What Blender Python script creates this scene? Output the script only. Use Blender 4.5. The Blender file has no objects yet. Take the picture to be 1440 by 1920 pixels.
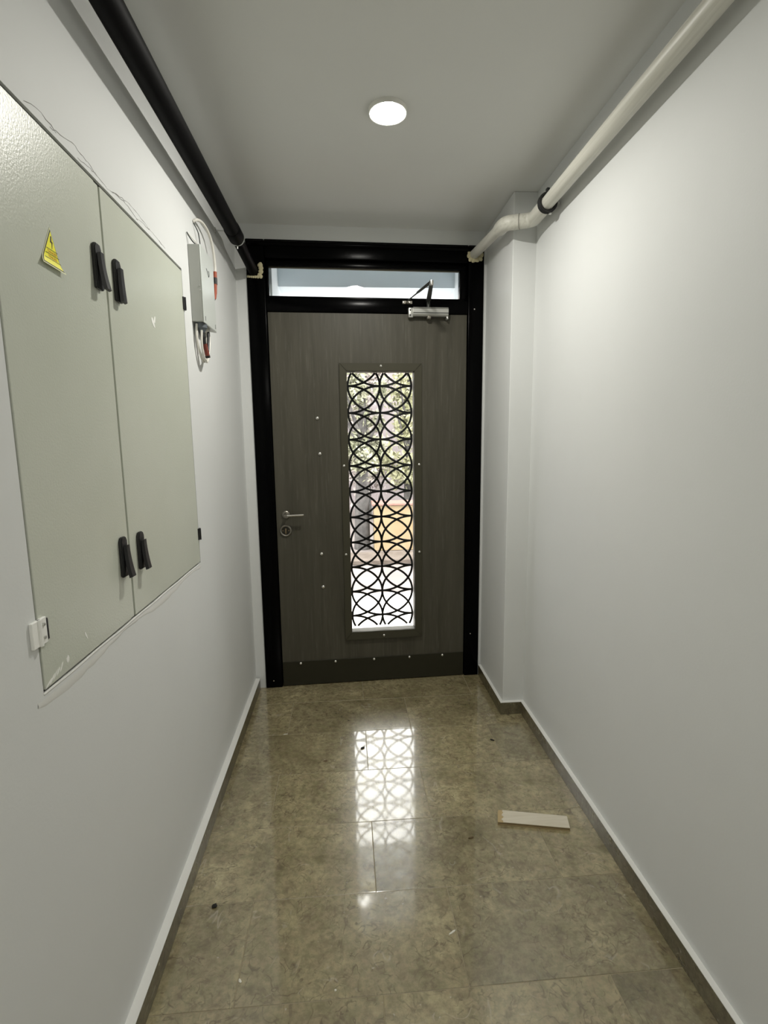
import bpy, bmesh, math, random
from mathutils import Vector, Matrix
random.seed(7)
S = bpy.context.scene
C = S.collection
H = 1.425                       # camera height above the floor

# ------------------------------------------------------------------ camera
def rot_matrix(yaw, pitch, roll):
    return (Matrix.Rotation(yaw, 3, 'Z') @ Matrix.Rotation(pitch, 3, 'X') @ Matrix.Rotation(roll, 3, 'Y'))
R = rot_matrix(-.0725, -.1433, .0121)
cam_d = bpy.data.cameras.new('camera')
cam = bpy.data.objects.new('camera', cam_d)
C.objects.link(cam)
cam_d.sensor_fit = 'VERTICAL'
cam_d.sensor_height = 24.0
cam_d.lens = 942.0 / 1920.0 * 24.0
cam_d.clip_start = 0.02
right, fwd, up = R.col[0], R.col[1], R.col[2]
cam.matrix_world = Matrix(((right.x, up.x, -fwd.x, 0), (right.y, up.y, -fwd.y, 0), (right.z, up.z, -fwd.z, H), (0, 0, 0, 1)))
S.camera = cam

# ------------------------------------------------------------------ world, exposure
W = bpy.data.worlds.new('overcast_sky')
S.world = W
W.use_nodes = True
bg = W.node_tree.nodes['Background']
bg.inputs[0].default_value = (1.0, 0.98, 0.96, 1)
bg.inputs[1].default_value = 7.5
S.view_settings.view_transform = 'Standard'
S.view_settings.look = 'None'
S.view_settings.gamma = 1.0
S.view_settings.use_curve_mapping = False
S.view_settings.exposure = 0.42
LAMP = 370.0                    # radiance of the corridor downlights
PORCH_LAMP = 16.0

# ------------------------------------------------------------------ materials
def srgb(r, g, b):
    f = lambda c: (c / 255 / 12.92) if c / 255 <= .04045 else ((c / 255 + .055) / 1.055) ** 2.4
    return (f(r), f(g), f(b), 1)

def mat(name, col, rough=.5, metal=0, spec=.5, emit=None, strength=0):
    m = bpy.data.materials.new(name); m.use_nodes = True
    b = m.node_tree.nodes['Principled BSDF']
    b.inputs['Base Color'].default_value = col
    b.inputs['Roughness'].default_value = rough
    b.inputs['Metallic'].default_value = metal
    b.inputs['Specular IOR Level'].default_value = spec
    if emit:
        b.inputs['Emission Color'].default_value = emit
        b.inputs['Emission Strength'].default_value = strength
    return m

class NT:
    """tiny node helper"""
    def __init__(s, m):
        s.t = m.node_tree; s.b = s.t.nodes['Principled BSDF']
    def n(s, kind, **kw):
        x = s.t.nodes.new(kind)
        for k, v in kw.items(): setattr(x, k, v)
        return x
    def l(s, a, b): s.t.links.new(a, b)
    def coords(s, scale=(1, 1, 1), kind='Object', rnd=0.0):
        tc = s.n('ShaderNodeTexCoord'); mp = s.n('ShaderNodeMapping')
        mp.inputs['Scale'].default_value = scale
        s.l(tc.outputs[kind], mp.inputs['Vector'])
        if rnd:
            oi = s.n('ShaderNodeObjectInfo'); mul = s.n('ShaderNodeMath', operation='MULTIPLY')
            mul.inputs[1].default_value = rnd
            s.l(oi.outputs['Random'], mul.inputs[0])
            cx = s.n('ShaderNodeCombineXYZ')
            s.l(mul.outputs[0], cx.inputs[0]); s.l(mul.outputs[0], cx.inputs[1])
            s.l(cx.outputs[0], mp.inputs['Location'])
        return mp.outputs['Vector']
    def noise(s, vec, scale, detail=3, rough=.55, dist=0):
        x = s.n('ShaderNodeTexNoise')
        x.inputs['Scale'].default_value = scale; x.inputs['Detail'].default_value = detail
        x.inputs['Roughness'].default_value = rough; x.inputs['Distortion'].default_value = dist
        s.l(vec, x.inputs['Vector']); return x.outputs['Fac']
    def ramp(s, fac, stops):
        r = s.n('ShaderNodeValToRGB'); e = r.color_ramp.elements
        while len(e) < len(stops): e.new(.5)
        for el, (p, c) in zip(e, stops):
            el.position = p; el.color = c if len(c) == 4 else (*c, 1)
        s.l(fac, r.inputs['Fac']); return r.outputs['Color']
    def mix(s, fac, a, b, mode='MIX'):
        x = s.n('ShaderNodeMix', data_type='RGBA', blend_type=mode)
        if isinstance(fac, (int, float)): x.inputs[0].default_value = fac
        else: s.l(fac, x.inputs[0])
        for i, v in ((6, a), (7, b)):
            if isinstance(v, tuple): x.inputs[i].default_value = v
            else: s.l(v, x.inputs[i])
        return x.outputs[2]
    def math(s, op, a, b=None):
        x = s.n('ShaderNodeMath', operation=op)
        for i, v in ((0, a), (1, b)):
            if v is None: continue
            if isinstance(v, (int, float)): x.inputs[i].default_value = v
            else: s.l(v, x.inputs[i])
        return x.outputs[0]
    def bump(s, fac, strength, dist=.002):
        x = s.n('ShaderNodeBump'); x.inputs['Strength'].default_value = strength; x.inputs['Distance'].default_value = dist
        s.l(fac, x.inputs['Height']); s.l(x.outputs['Normal'], s.b.inputs['Normal'])
    def color(s, c): s.l(c, s.b.inputs['Base Color'])

def paint(name, col, col2, bumps=.12, rough=.6):
    m = mat(name, col, rough, 0, .3); t = NT(m)
    v = t.coords()
    t.color(t.mix(t.ramp(t.noise(v, 1.7, 4), [(.35, (0, 0, 0)), (.7, (1, 1, 1))]), col, col2))
    f = t.noise(v, 160, 3)
    t.bump(f, bumps, .0015)
    return m

M = {}
M['wall'] = paint('wall_paint_pale_grey', (.74, .752, .742, 1), (.715, .727, .717, 1))
M['ceiling'] = paint('ceiling_paint_white', (.755, .76, .735, 1), (.735, .74, .715, 1), .06)
M['white_edge'] = mat('white_paint_ledge', (.72, .72, .69, 1), .6)
M['grout'] = mat('grout_beige', srgb(150, 140, 115), .8)

def marble(name, dark=1.0, rough=.055, rnd=37.0, coat=1.0):
    m = mat(name, (.3, .27, .2, 1), rough, 0, .95); t = NT(m)
    v = t.coords(kind='Object', rnd=rnd)
    k = dark
    a = (.158 * k, .139 * k, .068 * k, 1); b = (.405 * k, .358 * k, .212 * k, 1); c = (.252 * k, .210 * k, .122 * k, 1)
    base = t.mix(t.ramp(t.noise(v, 5, 5, .6, .6), [(.32, (0, 0, 0)), (.68, (1, 1, 1))]), a, b)
    base = t.mix(t.ramp(t.noise(v, 22, 4, .6), [(.42, (0, 0, 0)), (.62, (1, 1, 1))]), base, c)
    # short dark worm-like fossils: iso-lines of a noise, cut to pieces by another
    w = t.noise(v, 20, 1.5, .5, 1.0)
    iso = t.math('ABSOLUTE', t.math('SUBTRACT', w, .5))
    line = t.ramp(iso, [(.0, (1, 1, 1)), (.014, (.8, .8, .8)), (.027, (0, 0, 0))])
    msk = t.ramp(t.noise(v, 32, 2), [(.44, (0, 0, 0)), (.54, (1, 1, 1))])
    msk2 = t.ramp(t.noise(v, 4.2, 2), [(.34, (0, 0, 0)), (.52, (1, 1, 1))])
    worm = t.math('MULTIPLY', t.math('MULTIPLY', line, msk), msk2)
    base = t.mix(t.math('MULTIPLY', worm, .62), base, (.085 * k, .066 * k, .036 * k, 1))
    w2 = t.noise(v, 11, 2.5, .6, 1.4)
    iso3 = t.math('ABSOLUTE', t.math('SUBTRACT', w2, .52))
    ln3 = t.ramp(iso3, [(.0, (1, 1, 1)), (.02, (.7, .7, .7)), (.04, (0, 0, 0))])
    mk4 = t.ramp(t.noise(v, 19, 2), [(.47, (0, 0, 0)), (.58, (1, 1, 1))])
    base = t.mix(t.math('MULTIPLY', t.math('MULTIPLY', ln3, mk4), .42), base, (.105 * k, .080 * k, .048 * k, 1))
    mott = t.ramp(t.noise(v, 48, 4, .7), [(.40, (.80, .80, .78)), (.62, (1.14, 1.13, 1.12))])
    base = t.mix(1.0, base, mott, 'MULTIPLY')
    # light streaks and pale fossil specks
    s = t.noise(v, 6.5, 2, .5, 1.2)
    iso2 = t.math('ABSOLUTE', t.math('SUBTRACT', s, .47))
    ln2 = t.ramp(iso2, [(.0, (1, 1, 1)), (.014, (0, 0, 0))])
    mk3 = t.ramp(t.noise(v, 13, 2), [(.56, (0, 0, 0)), (.66, (1, 1, 1))])
    base = t.mix(t.math('MULTIPLY', t.math('MULTIPLY', ln2, mk3), .45), base, (.50, .46, .37, 1))
    sp = t.ramp(t.noise(v, 60, 1), [(.74, (0, 0, 0)), (.80, (1, 1, 1))])
    base = t.mix(t.math('MULTIPLY', sp, .5), base, (.55, .52, .44, 1))
    if rnd:
        oi = t.n('ShaderNodeObjectInfo')
        tone = t.ramp(oi.outputs['Random'], [(0, (.84, .84, .84)), (.5, (1, .99, .97)), (1, (1.16, 1.15, 1.14))])
        base = t.mix(1.0, base, tone, 'MULTIPLY')
    t.color(base)
    t.b.inputs['Roughness'].default_value = .27
    t.b.inputs['Coat Weight'].default_value = coat
    t.b.inputs['Coat IOR'].default_value = 1.62
    rr = t.ramp(t.noise(v, 9, 3), [(.3, (rough * .8,) * 3), (.75, (rough * 1.4,) * 3)])
    t.l(rr, t.b.inputs['Coat Roughness'])
    return m
M['marble'] = marble('polished_fossil_limestone')
M['skirting'] = marble('limestone_skirting', .42, .3, coat=.3)

def wood_dark():
    m = mat('dark_grey_brown_wood_laminate', srgb(75, 70, 58), .48, 0, .35); t = NT(m)
    v = t.coords((34, 34, 1.6)); v2 = t.coords((9, 9, .55))
    g = t.noise(v, 3.2, 5, .65, .4)
    g2 = t.noise(v2, 2.2, 4, .6, .8)
    base = t.mix(t.ramp(g2, [(.35, (0, 0, 0)), (.65, (1, 1, 1))]), (.056, .051, .036, 1), (.076, .070, .051, 1))
    base = t.mix(t.math('MULTIPLY', t.ramp(g, [(.55, (0, 0, 0)), (.72, (1, 1, 1))]), .45), base, (.13, .125, .10, 1))
    t.color(base); t.bump(g, .15, .001)
    return m
M['leaf'] = wood_dark()
M['trim'] = mat('olive_dark_metal_trim', (.056, .052, .034, 1), .5, 0, .25)
M['kick'] = mat('dark_olive_metal_kick_plate', (.028, .026, .015, 1), .5, 0, .2)
M['black'] = mat('black_satin_frame_paint', (.0012, .0012, .0013, 1), .2, 0, .05)
M['black_grille'] = mat('black_wrought_grille', (.003, .003, .0035, 1), .5, 0, .2)
M['plastic_black'] = mat('black_plastic', (.012, .012, .013, 1), .45)
M['steel'] = mat('brushed_steel', (.30, .28, .24, 1), .34, 1)
M['chrome'] = mat('polished_steel_bolt', (.75, .73, .69, 1), .22, 1)
M['alu'] = mat('silver_grey_aluminium', (.56, .56, .53, 1), .38, .75)
M['dark_steel'] = mat('dark_painted_arm', (.05, .052, .047, 1), .35, .4)
M['lock_dark'] = mat('dark_lock_well', (.03, .027, .02, 1), .4, .4)
M['brass'] = mat('dull_brass_cylinder', (.22, .17, .10, 1), .4, .8)

def cab():
    m = mat('pale_green_grey_powder_coat', (.43, .45, .385, 1), .33, 0, .5); t = NT(m)
    v = t.coords()
    t.color(t.mix(t.ramp(t.noise(v, 2.5, 4), [(.35, (0, 0, 0)), (.7, (1, 1, 1))]), (.56, .585, .50, 1), (.60, .62, .54, 1)))
    t.bump(t.noise(v, 220, 2), .35, .0012)
    return m
M['cab'] = cab()
M['cab_dark'] = mat('cabinet_gap_dark', (.02, .02, .018, 1), .8)
M['white_mark'] = mat('white_paint_smear', (.90, .90, .86, 1), .6)
M['yellow'] = mat('yellow_sticker', srgb(255, 248, 30), .45)
M['orange_print'] = mat('orange_print', srgb(190, 95, 10), .6)
M['sticker_black'] = mat('black_print', (.01, .01, .008, 1), .6)
M['sticker_edge'] = mat('pale_sticker_backing', srgb(240, 240, 190), .6)

def pipe_black():
    m = mat('black_drain_pipe', (.010, .010, .011, 1), .6, 0, .08); t = NT(m)
    v = t.coords((30, 3, 30))
    t.color(t.mix(t.math('MULTIPLY', t.ramp(t.noise(v, 2.2, 6, .7), [(.58, (0, 0, 0)), (.78, (1, 1, 1))]), .35), (.0015, .0015, .0017, 1), (.022, .022, .021, 1)))
    return m
M['pipe_black'] = pipe_black()
def pipe_white():
    m = mat('off_white_plastic_pipe', (.66, .65, .58, 1), .42, 0, .5); t = NT(m)
    v = t.coords((40, 1.2, 40))
    t.color(t.mix(t.ramp(t.noise(v, 2.5, 4), [(.45, (0, 0, 0)), (.75, (1, 1, 1))]), (.68, .67, .60, 1), (.56, .55, .48, 1)))
    return m
M['pipe_white'] = pipe_white()
M['pipe_shade'] = mat('grey_joint_seal', (.33, .32, .28, 1), .6)
M['rubber'] = mat('black_rubber', (.012, .012, .012, 1), .6)
M['zinc'] = mat('zinc_clamp', (.6, .6, .58, 1), .35, .9)
def foam():
    m = mat('cream_expanding_foam', srgb(205, 196, 160), .85, 0, .2); t = NT(m)
    t.bump(t.noise(t.coords(), 90, 4), .8, .004)
    return m
M['foam'] = foam()
M['box_grey'] = mat('light_grey_sheet_metal', (.42, .43, .40, 1), .35, .1)
M['box_face'] = mat('pale_grey_box_cover', (.62, .65, .62, 1), .3, .1)
M['ink'] = mat('dark_ink', (.05, .055, .05, 1), .7)
M['cable_white'] = mat('white_cable', (.72, .70, .64, 1), .45)
M['cable_orange'] = mat('orange_red_heat_shrink', srgb(160, 72, 42), .5)
M['cable_red'] = mat('brick_red_sleeve', srgb(122, 56, 44), .5)
M['tape'] = mat('black_tape', (.01, .01, .01, 1), .5)
M['gland'] = mat('blue_grey_gland', (.10, .115, .13, 1), .45)
def plank():
    m = mat('off_white_laminate_face', srgb(214, 206, 186), .45); t = NT(m)
    v = t.coords((3, 30, 30))
    t.color(t.mix(t.ramp(t.noise(v, 3, 4), [(.4, (0, 0, 0)), (.7, (1, 1, 1))]), srgb(206, 199, 182), srgb(194, 186, 166)))
    return m
M['plank'] = plank()
M['fibre'] = mat('raw_fibreboard', srgb(172, 152, 112), .9)
M['fibre_dark'] = mat('dark_board_edge', srgb(88, 72, 46), .9)
M['crumb'] = mat('black_debris', (.012, .010, .008, 1), .8)
M['chip'] = mat('white_plaster_chip', (.7, .68, .6, 1), .8)
M['diffuser'] = mat('led_diffuser', (.9, .9, .88, 1), .5, 0, .3, (1.0, .975, .905, 1), LAMP)
M['lamp_rim'] = mat('white_lamp_rim', (.80, .79, .74, 1), .35)
M['porch_diffuser'] = mat('porch_led_diffuser', (.9, .9, .88, 1), .5, 0, .3, (1.0, .97, .93, 1), PORCH_LAMP)

def glass(name, tint, k):
    """clear architectural pane: passes light straight through, mirrors by Fresnel"""
    m = bpy.data.materials.new(name); m.use_nodes = True
    t = m.node_tree; t.nodes.clear()
    o = t.nodes.new('ShaderNodeOutputMaterial'); mx = t.nodes.new('ShaderNodeMixShader')
    tr = t.nodes.new('ShaderNodeBsdfTransparent'); gl = t.nodes.new('ShaderNodeBsdfGlossy'); fr = t.nodes.new('ShaderNodeFresnel')
    tr.inputs[0].default_value = tint; gl.inputs['Roughness'].default_value = .01
    fr.inputs['IOR'].default_value = k
    t.links.new(fr.outputs[0], mx.inputs[0]); t.links.new(tr.outputs[0], mx.inputs[1]); t.links.new(gl.outputs[0], mx.inputs[2])
    t.links.new(mx.outputs[0], o.inputs[0])
    return m
M['glass'] = glass('clear_window_glass', (.97, .98, .97, 1), 1.3)

# outside
def noisy(name, c1, c2, scale, rough=.8, bump=0):
    m = mat(name, c1, rough, 0, .25); t = NT(m); v = t.coords()
    f = t.noise(v, scale, 5, .6)
    t.color(t.mix(t.ramp(f, [(.35, (0, 0, 0)), (.68, (1, 1, 1))]), c1, c2))
    if bump: t.bump(f, bump, .02)
    return m
M['porch_floor'] = noisy('pale_porch_paving', (.50, .475, .455, 1), (.56, .53, .51, 1), 3, .5)
M['street'] = noisy('pale_pink_paving', (.135, .118, .112, 1), (.175, .155, .147, 1), 2.5)
M['kerb'] = noisy('weathered_kerb_stone', (.07, .055, .045, 1), (.12, .10, .085, 1), 6)
M['ochre'] = noisy('ochre_yellow_render', (.21, .155, .088, 1), (.26, .20, .125, 1), 4)
M['terracotta'] = noisy('faded_red_coping', (.19, .10, .08, 1), (.22, .14, .12, 1), 9)
M['pinkwall'] = noisy('faded_lilac_render', (.20, .175, .18, 1), (.27, .24, .245, 1), 1.6)
M['bark'] = noisy('grey_bark', (.035, .033, .032, 1), (.085, .08, .077, 1), 9, .9, .6)
M['leafA'] = noisy('yellow_green_leaves', (.20, .205, .11, 1), (.38, .37, .25, 1), 7, .6)
M['leafB'] = noisy('grey_green_leaves', (.13, .14, .085, 1), (.30, .295, .22, 1), 7, .6)
M['leafC'] = noisy('dry_pale_leaves', (.26, .23, .215, 1), (.38, .345, .32, 1), 7, .6)
M['porch_white'] = noisy('porch_white_render', (.80, .86, .90, 1), (.77, .83, .87, 1), 2)
M['porch_grey'] = noisy('porch_blue_grey_beam', (.82, .90, .95, 1), (.80, .88, .93, 1), 2)

# ------------------------------------------------------------------ mesh helpers
class MB:
    def __init__(s): s.bm = bmesh.new()
    def box(s, a, b, bevel=0, seg=2):
        a = Vector(a); b = Vector(b)
        r = bmesh.ops.create_cube(s.bm, size=1)
        vs = r['verts']
        for v in vs:
            v.co = Vector(((a.x + b.x) / 2 + v.co.x * abs(b.x - a.x), (a.y + b.y) / 2 + v.co.y * abs(b.y - a.y), (a.z + b.z) / 2 + v.co.z * abs(b.z - a.z)))
        if bevel:
            es = list({e for v in vs for e in v.link_edges})
            bmesh.ops.bevel(s.bm, geom=es, offset=bevel, segments=seg, affect='EDGES', profile=.5)
        return s
    def prism(s, pts, d):
        """pts: 3D polygon, extruded by vector d"""
        d = Vector(d)
        a = [s.bm.verts.new(Vector(p)) for p in pts]
        b = [s.bm.verts.new(Vector(p) + d) for p in pts]
        n = len(pts)
        s.bm.faces.new(a); s.bm.faces.new(list(reversed(b)))
        for i in range(n):
            s.bm.faces.new((a[i], b[i], b[(i + 1) % n], a[(i + 1) % n]))
        return s
    def sweep(s, pts, rad, n=16, caps=True, closed=False):
        """tube along a polyline; rad a number or one per point"""
        P = [Vector(p) for p in pts]
        if not isinstance(rad, (list, tuple)): rad = [rad] * len(P)
        rings = []; ref = None
        for i, p in enumerate(P):
            if closed: t = (P[(i + 1) % len(P)] - P[i - 1]).normalized()
            elif i == 0: t = (P[1] - P[0]).normalized()
            elif i == len(P) - 1: t = (P[-1] - P[-2]).normalized()
            else: t = ((P[i + 1] - p).normalized() + (p - P[i - 1]).normalized()).normalized()
            if ref is None:
                ref = Vector((0, 0, 1)) if abs(t.z) < .9 else Vector((1, 0, 0))
            u = (ref - t * ref.dot(t)).normalized(); ref = u; w = t.cross(u)
            rings.append([s.bm.verts.new(p + (u * math.cos(2 * math.pi * k / n) + w * math.sin(2 * math.pi * k / n)) * rad[i]) for k in range(n)])
        m = len(rings)
        for i in range(m if closed else m - 1):
            A = rings[i]; B = rings[(i + 1) % m]
            for k in range(n):
                s.bm.faces.new((A[k], A[(k + 1) % n], B[(k + 1) % n], B[k]))
        if caps and not closed:
            s.bm.faces.new(list(reversed(rings[0]))); s.bm.faces.new(rings[-1])
        return s
    def lathe(s, prof, o, axis, n=32):
        """prof: (radius, height) pairs along axis from o"""
        o = Vector(o); ax = Vector(axis).normalized()
        u = ax.orthogonal().normalized(); w = ax.cross(u)
        rings = []
        for r, h in prof:
            if r < 1e-6: rings.append([s.bm.verts.new(o + ax * h)])
            else: rings.append([s.bm.verts.new(o + ax * h + (u * math.cos(2 * math.pi * k / n) + w * math.sin(2 * math.pi * k / n)) * r) for k in range(n)])
        for A, B in zip(rings, rings[1:]):
            for k in range(n):
                k2 = (k + 1) % n
                if len(A) == 1 and len(B) == 1: continue
                if len(A) == 1: s.bm.faces.new((A[0], B[k], B[k2]))
                elif len(B) == 1: s.bm.faces.new((A[k], A[k2], B[0]))
                else: s.bm.faces.new((A[k], A[k2], B[k2], B[k]))
        return s
    def mesh(s, name):
        bmesh.ops.recalc_face_normals(s.bm, faces=s.bm.faces)
        me = bpy.data.meshes.new(name); s.bm.to_mesh(me); s.bm.free(); return me
    def build(s, name, m, parent=None, smooth=False, angle=35):
        me = s.mesh(name)
        if smooth:
            for p in me.polygons: p.use_smooth = True
            me.set_sharp_from_angle(angle=math.radians(angle))
        return link(name, me, m, parent)

def link(name, me, m, parent=None):
    if m is not None and not me.materials: me.materials.append(m)
    o = bpy.data.objects.new(name, me); C.objects.link(o); o.parent = parent
    return o
def tag(o, label=None, cat=None, group=None, kind=None):
    if label: o['label'] = label
    if cat: o['category'] = cat
    if group: o['group'] = group
    if kind: o['kind'] = kind
    return o
def empty(name, loc=(0, 0, 0), rz=0):
    o = bpy.data.objects.new(name, None); C.objects.link(o)
    o.location = loc; o.rotation_euler = (0, 0, rz); o.empty_display_size = .1
    return o
def curve(pts, n=8):
    """Catmull-Rom through pts"""
    P = [Vector(p) for p in pts]; P = [P[0] * 2 - P[1]] + P + [P[-1] * 2 - P[-2]]
    out = []
    for i in range(1, len(P) - 2):
        a, b, c, d = P[i - 1:i + 3]
        for k in range(n):
            t = k / n
            out.append(.5 * ((2 * b) + (c - a) * t + (2 * a - 5 * b + 4 * c - d) * t * t + (3 * b - a - 3 * c + d) * t ** 3))
    out.append(P[-2]); return out

# ------------------------------------------------------------------ room geometry (metres)
XL, XR = -.552, .893            # wall faces
ZC = 1.104 + H                  # ceiling
YB = -3.2                       # far end of the corridor behind the viewer
COLX, COLY = .783, 2.405        # boxed column at the right of the door
DA = math.atan(.0373); DY = 2.816

# floor of stone tiles, three rows per 0.9 m, half-bond
fl = MB().box((-.62, YB, -.06), (.96, 3.02, -.0012)).build('floor', M['grout'])
tag(fl, 'polished beige grey fossil limestone tile floor of the corridor', 'floor', kind='structure')
TL, TW, GAP = .61, .3, .0011
row0 = 2.309
tile_cache = {}
for k in range(-19, 3):
    y0 = row0 + k * TW
    if y0 > 2.9: continue
    y1 = min(y0 + TW, 3.0)
    off = .29 if k % 2 == 0 else .063
    x = off - TL * 3
    while x < .96:
        a, b = max(x, -.56), min(x + TL, .90)
        if b - a > .02 and y1 > YB:
            ya = max(y0, YB)
            key = (round(b - a, 4), round(y1 - ya, 4))
            if key not in tile_cache:
                w, d = key[0] / 2 - GAP, key[1] / 2 - GAP
                tile_cache[key] = MB().box((-w, -d, -.012), (w, d, 0), .0007, 1).mesh('tile')
            o = link('tile', tile_cache[key], M['marble'], fl)
            o.location = ((a + b) / 2, (ya + y1) / 2, random.uniform(-.0002, .0001))
        x += TL

# ceiling, walls
tag(MB().box((-.70, YB - .1, ZC), (1.02, 3.0, ZC + .1)).build('ceiling', M['ceiling']), 'flat off-white painted ceiling', 'ceiling', kind='structure')
CY0, CY1, CZ0, CZ1 = .890, 1.874, -.446 + H, .590 + H      # opening for the meter cabinet
wl = MB()
wl.box((XL - .15, YB, 0), (XL, CY0, ZC)); wl.box((XL - .15, CY1, 0), (XL, 3.0, ZC))
wl.box((XL - .15, CY0, 0), (XL, CY1, CZ0)); wl.box((XL - .15, CY0, CZ1), (XL, CY1, ZC))
wl = tag(wl.build('wall_left', M['wall']), 'pale grey painted left corridor wall', 'wall', kind='structure')
wr = tag(MB().box((XR, YB, 0), (XR + .12, 3.0, ZC)).build('wall_right', M['wall']), 'pale grey painted right corridor wall', 'wall', kind='structure')
tag(MB().box((COLX, COLY, 0), (XR + .01, 2.9, ZC), .003, 2).build('wall_column', M['wall']), 'boxed out pale grey column between right wall and door', 'wall', kind='structure')
tag(MB().box((-.70, YB - .12, 0), (1.02, YB, ZC)).build('wall_back', M['wall']), 'plain wall closing the corridor behind', 'wall', kind='structure')

# end wall around the door frame, in the door's own slightly turned frame
door_root = lambda name: empty(name, (0, DY, 0), DA)
FX0, FX1, FZ = -.497, .768, 1.030 + H
we = MB()
we.box((-.72, .004, 0), (FX0, .16, ZC)); we.box((FX1, .004, 0), (1.02, .16, ZC)); we.box((FX0, .004, FZ), (FX1, .16, ZC))
we = we.build('wall_end', M['wall']); we.location = (0, DY, 0); we.rotation_euler = (0, 0, DA)
tag(we, 'pale grey wall strip around the black door frame', 'wall', kind='structure')

# skirtings with a white paint-splashed top edge
def skirt(name, a, b, label):
    o = MB().box(a, b, .0015, 1).build(name, M['skirting'])
    tag(o, label, 'skirting', kind='structure')
    MB().box((a[0], a[1], b[2] - .0005), (b[0], b[1], b[2] + .0012)).build('painted_top_edge', M['white_edge'], o)
SH = .066
skirt('baseboard_left', (XL, YB, 0), (-.527, 2.785, SH), 'dark beige stone skirting along the left wall with white top edge')
skirt('baseboard_right', (.876, YB, 0), (XR, 2.388, SH), 'dark beige stone skirting along the right wall with white top edge')
skirt('baseboard_column', (.768, 2.387, 0), (XR, COLY, SH), 'short stone skirting across the column front')
skirt('baseboard_column_side', (.768, COLY, 0), (COLX, 2.838, SH), 'stone skirting on the column side running to the door')

# plaster seam above the cabinet
M['crack'] = mat('plaster_hairline', (.30, .29, .27, 1), .9)
random.seed(3)
def crack(a, b, z0, amp):
    y = a; pts = []
    while y < b:
        pts.append((XL + .0001, y, z0 + H + amp * math.sin((y - a) / (b - a) * math.pi) + random.uniform(-.0022, .0022))); y += random.uniform(.006, .018)
    MB().sweep(pts, [random.uniform(.0003, .0009) for _ in pts], 5).build('plaster_crack', M['crack'], wl)
crack(.80, .96, .606, .010); crack(1.02, 1.13, .597, .010); crack(1.10, 1.29, .598, .016); crack(1.20, 1.34, .596, .006)
crack(1.33, 1.52, .596, .012); crack(1.50, 1.72, .598, .009); crack(1.36, 1.60, .603, .014)
# uneven plaster patched along the lower edge of the opening
pm = MB(); up = []; lo = []
for i in range(42):
    yy = CY0 - .02 + i * .0245
    up.append((XL - .0015, yy, CZ0 - .002)); lo.append((XL - .0006, yy, CZ0 - .018 - .010 * math.sin(i * .31) - random.uniform(0, .006)))
for i in range(41):
    a, b, c, d = [pm.bm.verts.new(p) for p in (up[i], up[i + 1], lo[i + 1], lo[i])]
    m1 = [pm.bm.verts.new((XL + .0016, p[1], p[2] * .35 + q_[2] * .65)) for p, q_ in ((up[i], lo[i]), (up[i + 1], lo[i + 1]))]
    pm.bm.faces.new((a, b, m1[1], m1[0])); pm.bm.faces.new((m1[0], m1[1], c, d))
bmesh.ops.remove_doubles(pm.bm, verts=pm.bm.verts[:], dist=.0001)
pm.build('plaster_patch', M['white_edge'], wl, True, 80)
MB().sweep([(XL - .002, y, -.4480 + H + .0008 * math.sin(y * 30)) for y in [CY0 + i * .02 for i in range(49)]], .003, 8).build('plaster_lip', M['white_edge'], wl)

# ------------------------------------------------------------------ door frame, transom, door
fr = tag(door_root('trim_1'), 'glossy black door frame with transom around the grey door', 'door frame', kind='structure')
Z = lambda z: z + H
LX0, LX1, LZ1 = -.398, .677, Z(.6715)
MB().box((FX0, -.006, 0), (LX0 - .004, .115, FZ), .006, 3).build('jamb', M['black'], fr, True)
MB().box((LX1 + .004, -.006, 0), (FX1, .115, FZ), .006, 3).build('jamb', M['black'], fr, True)
MB().box((LX0 - .004, -.006, Z(.938)), (LX1 + .004, .115, FZ), .006, 3).build('head_rail', M['black'], fr, True)
MB().box((LX0 - .004, -.004, LZ1 + .003), (LX1 + .004, .11, Z(.743)), .004, 2).build('transom_bar', M['black'], fr, True)
MB().box((LX0 - .006, .060, 0), (LX0 + .018, .115, LZ1 + .004)).build('light_stop', M['black'], fr)  # unseen stop strips added behind the leaf edges to block leaking daylight
MB().box((LX1 - .018, .060, 0), (LX1 + .006, .115, LZ1 + .004)).build('light_stop', M['black'], fr)
MB().box((LX0 + .018, .060, LZ1 - .018), (LX1 - .018, .115, LZ1 + .004)).build('light_stop', M['black'], fr)
MB().box((LX0 + .018, .060, 0), (LX1 - .018, .115, .014)).build('light_stop_sill', M['black'], fr)  # unseen strip added behind the leaf's foot, also blocks daylight
# rounded cover mould that caps the head rail
MB().sweep([(FX0 + .01, -.004, FZ - .022), (FX1 - .01, -.004, FZ - .022)], .014, 14).build('head_moulding', M['black'], fr, True)
for x, z in ((-.452, -1.381), (.716, -1.159), (-.452, 1.0), (.716, .70)):
    MB().lathe([(0, -.0085), (.0035, -.008), (.0042, -.006), (.0042, -.003)], (x, 0, Z(z)), (0, 1, 0), 12).build('screw', M['chrome'], fr, True)

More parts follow.
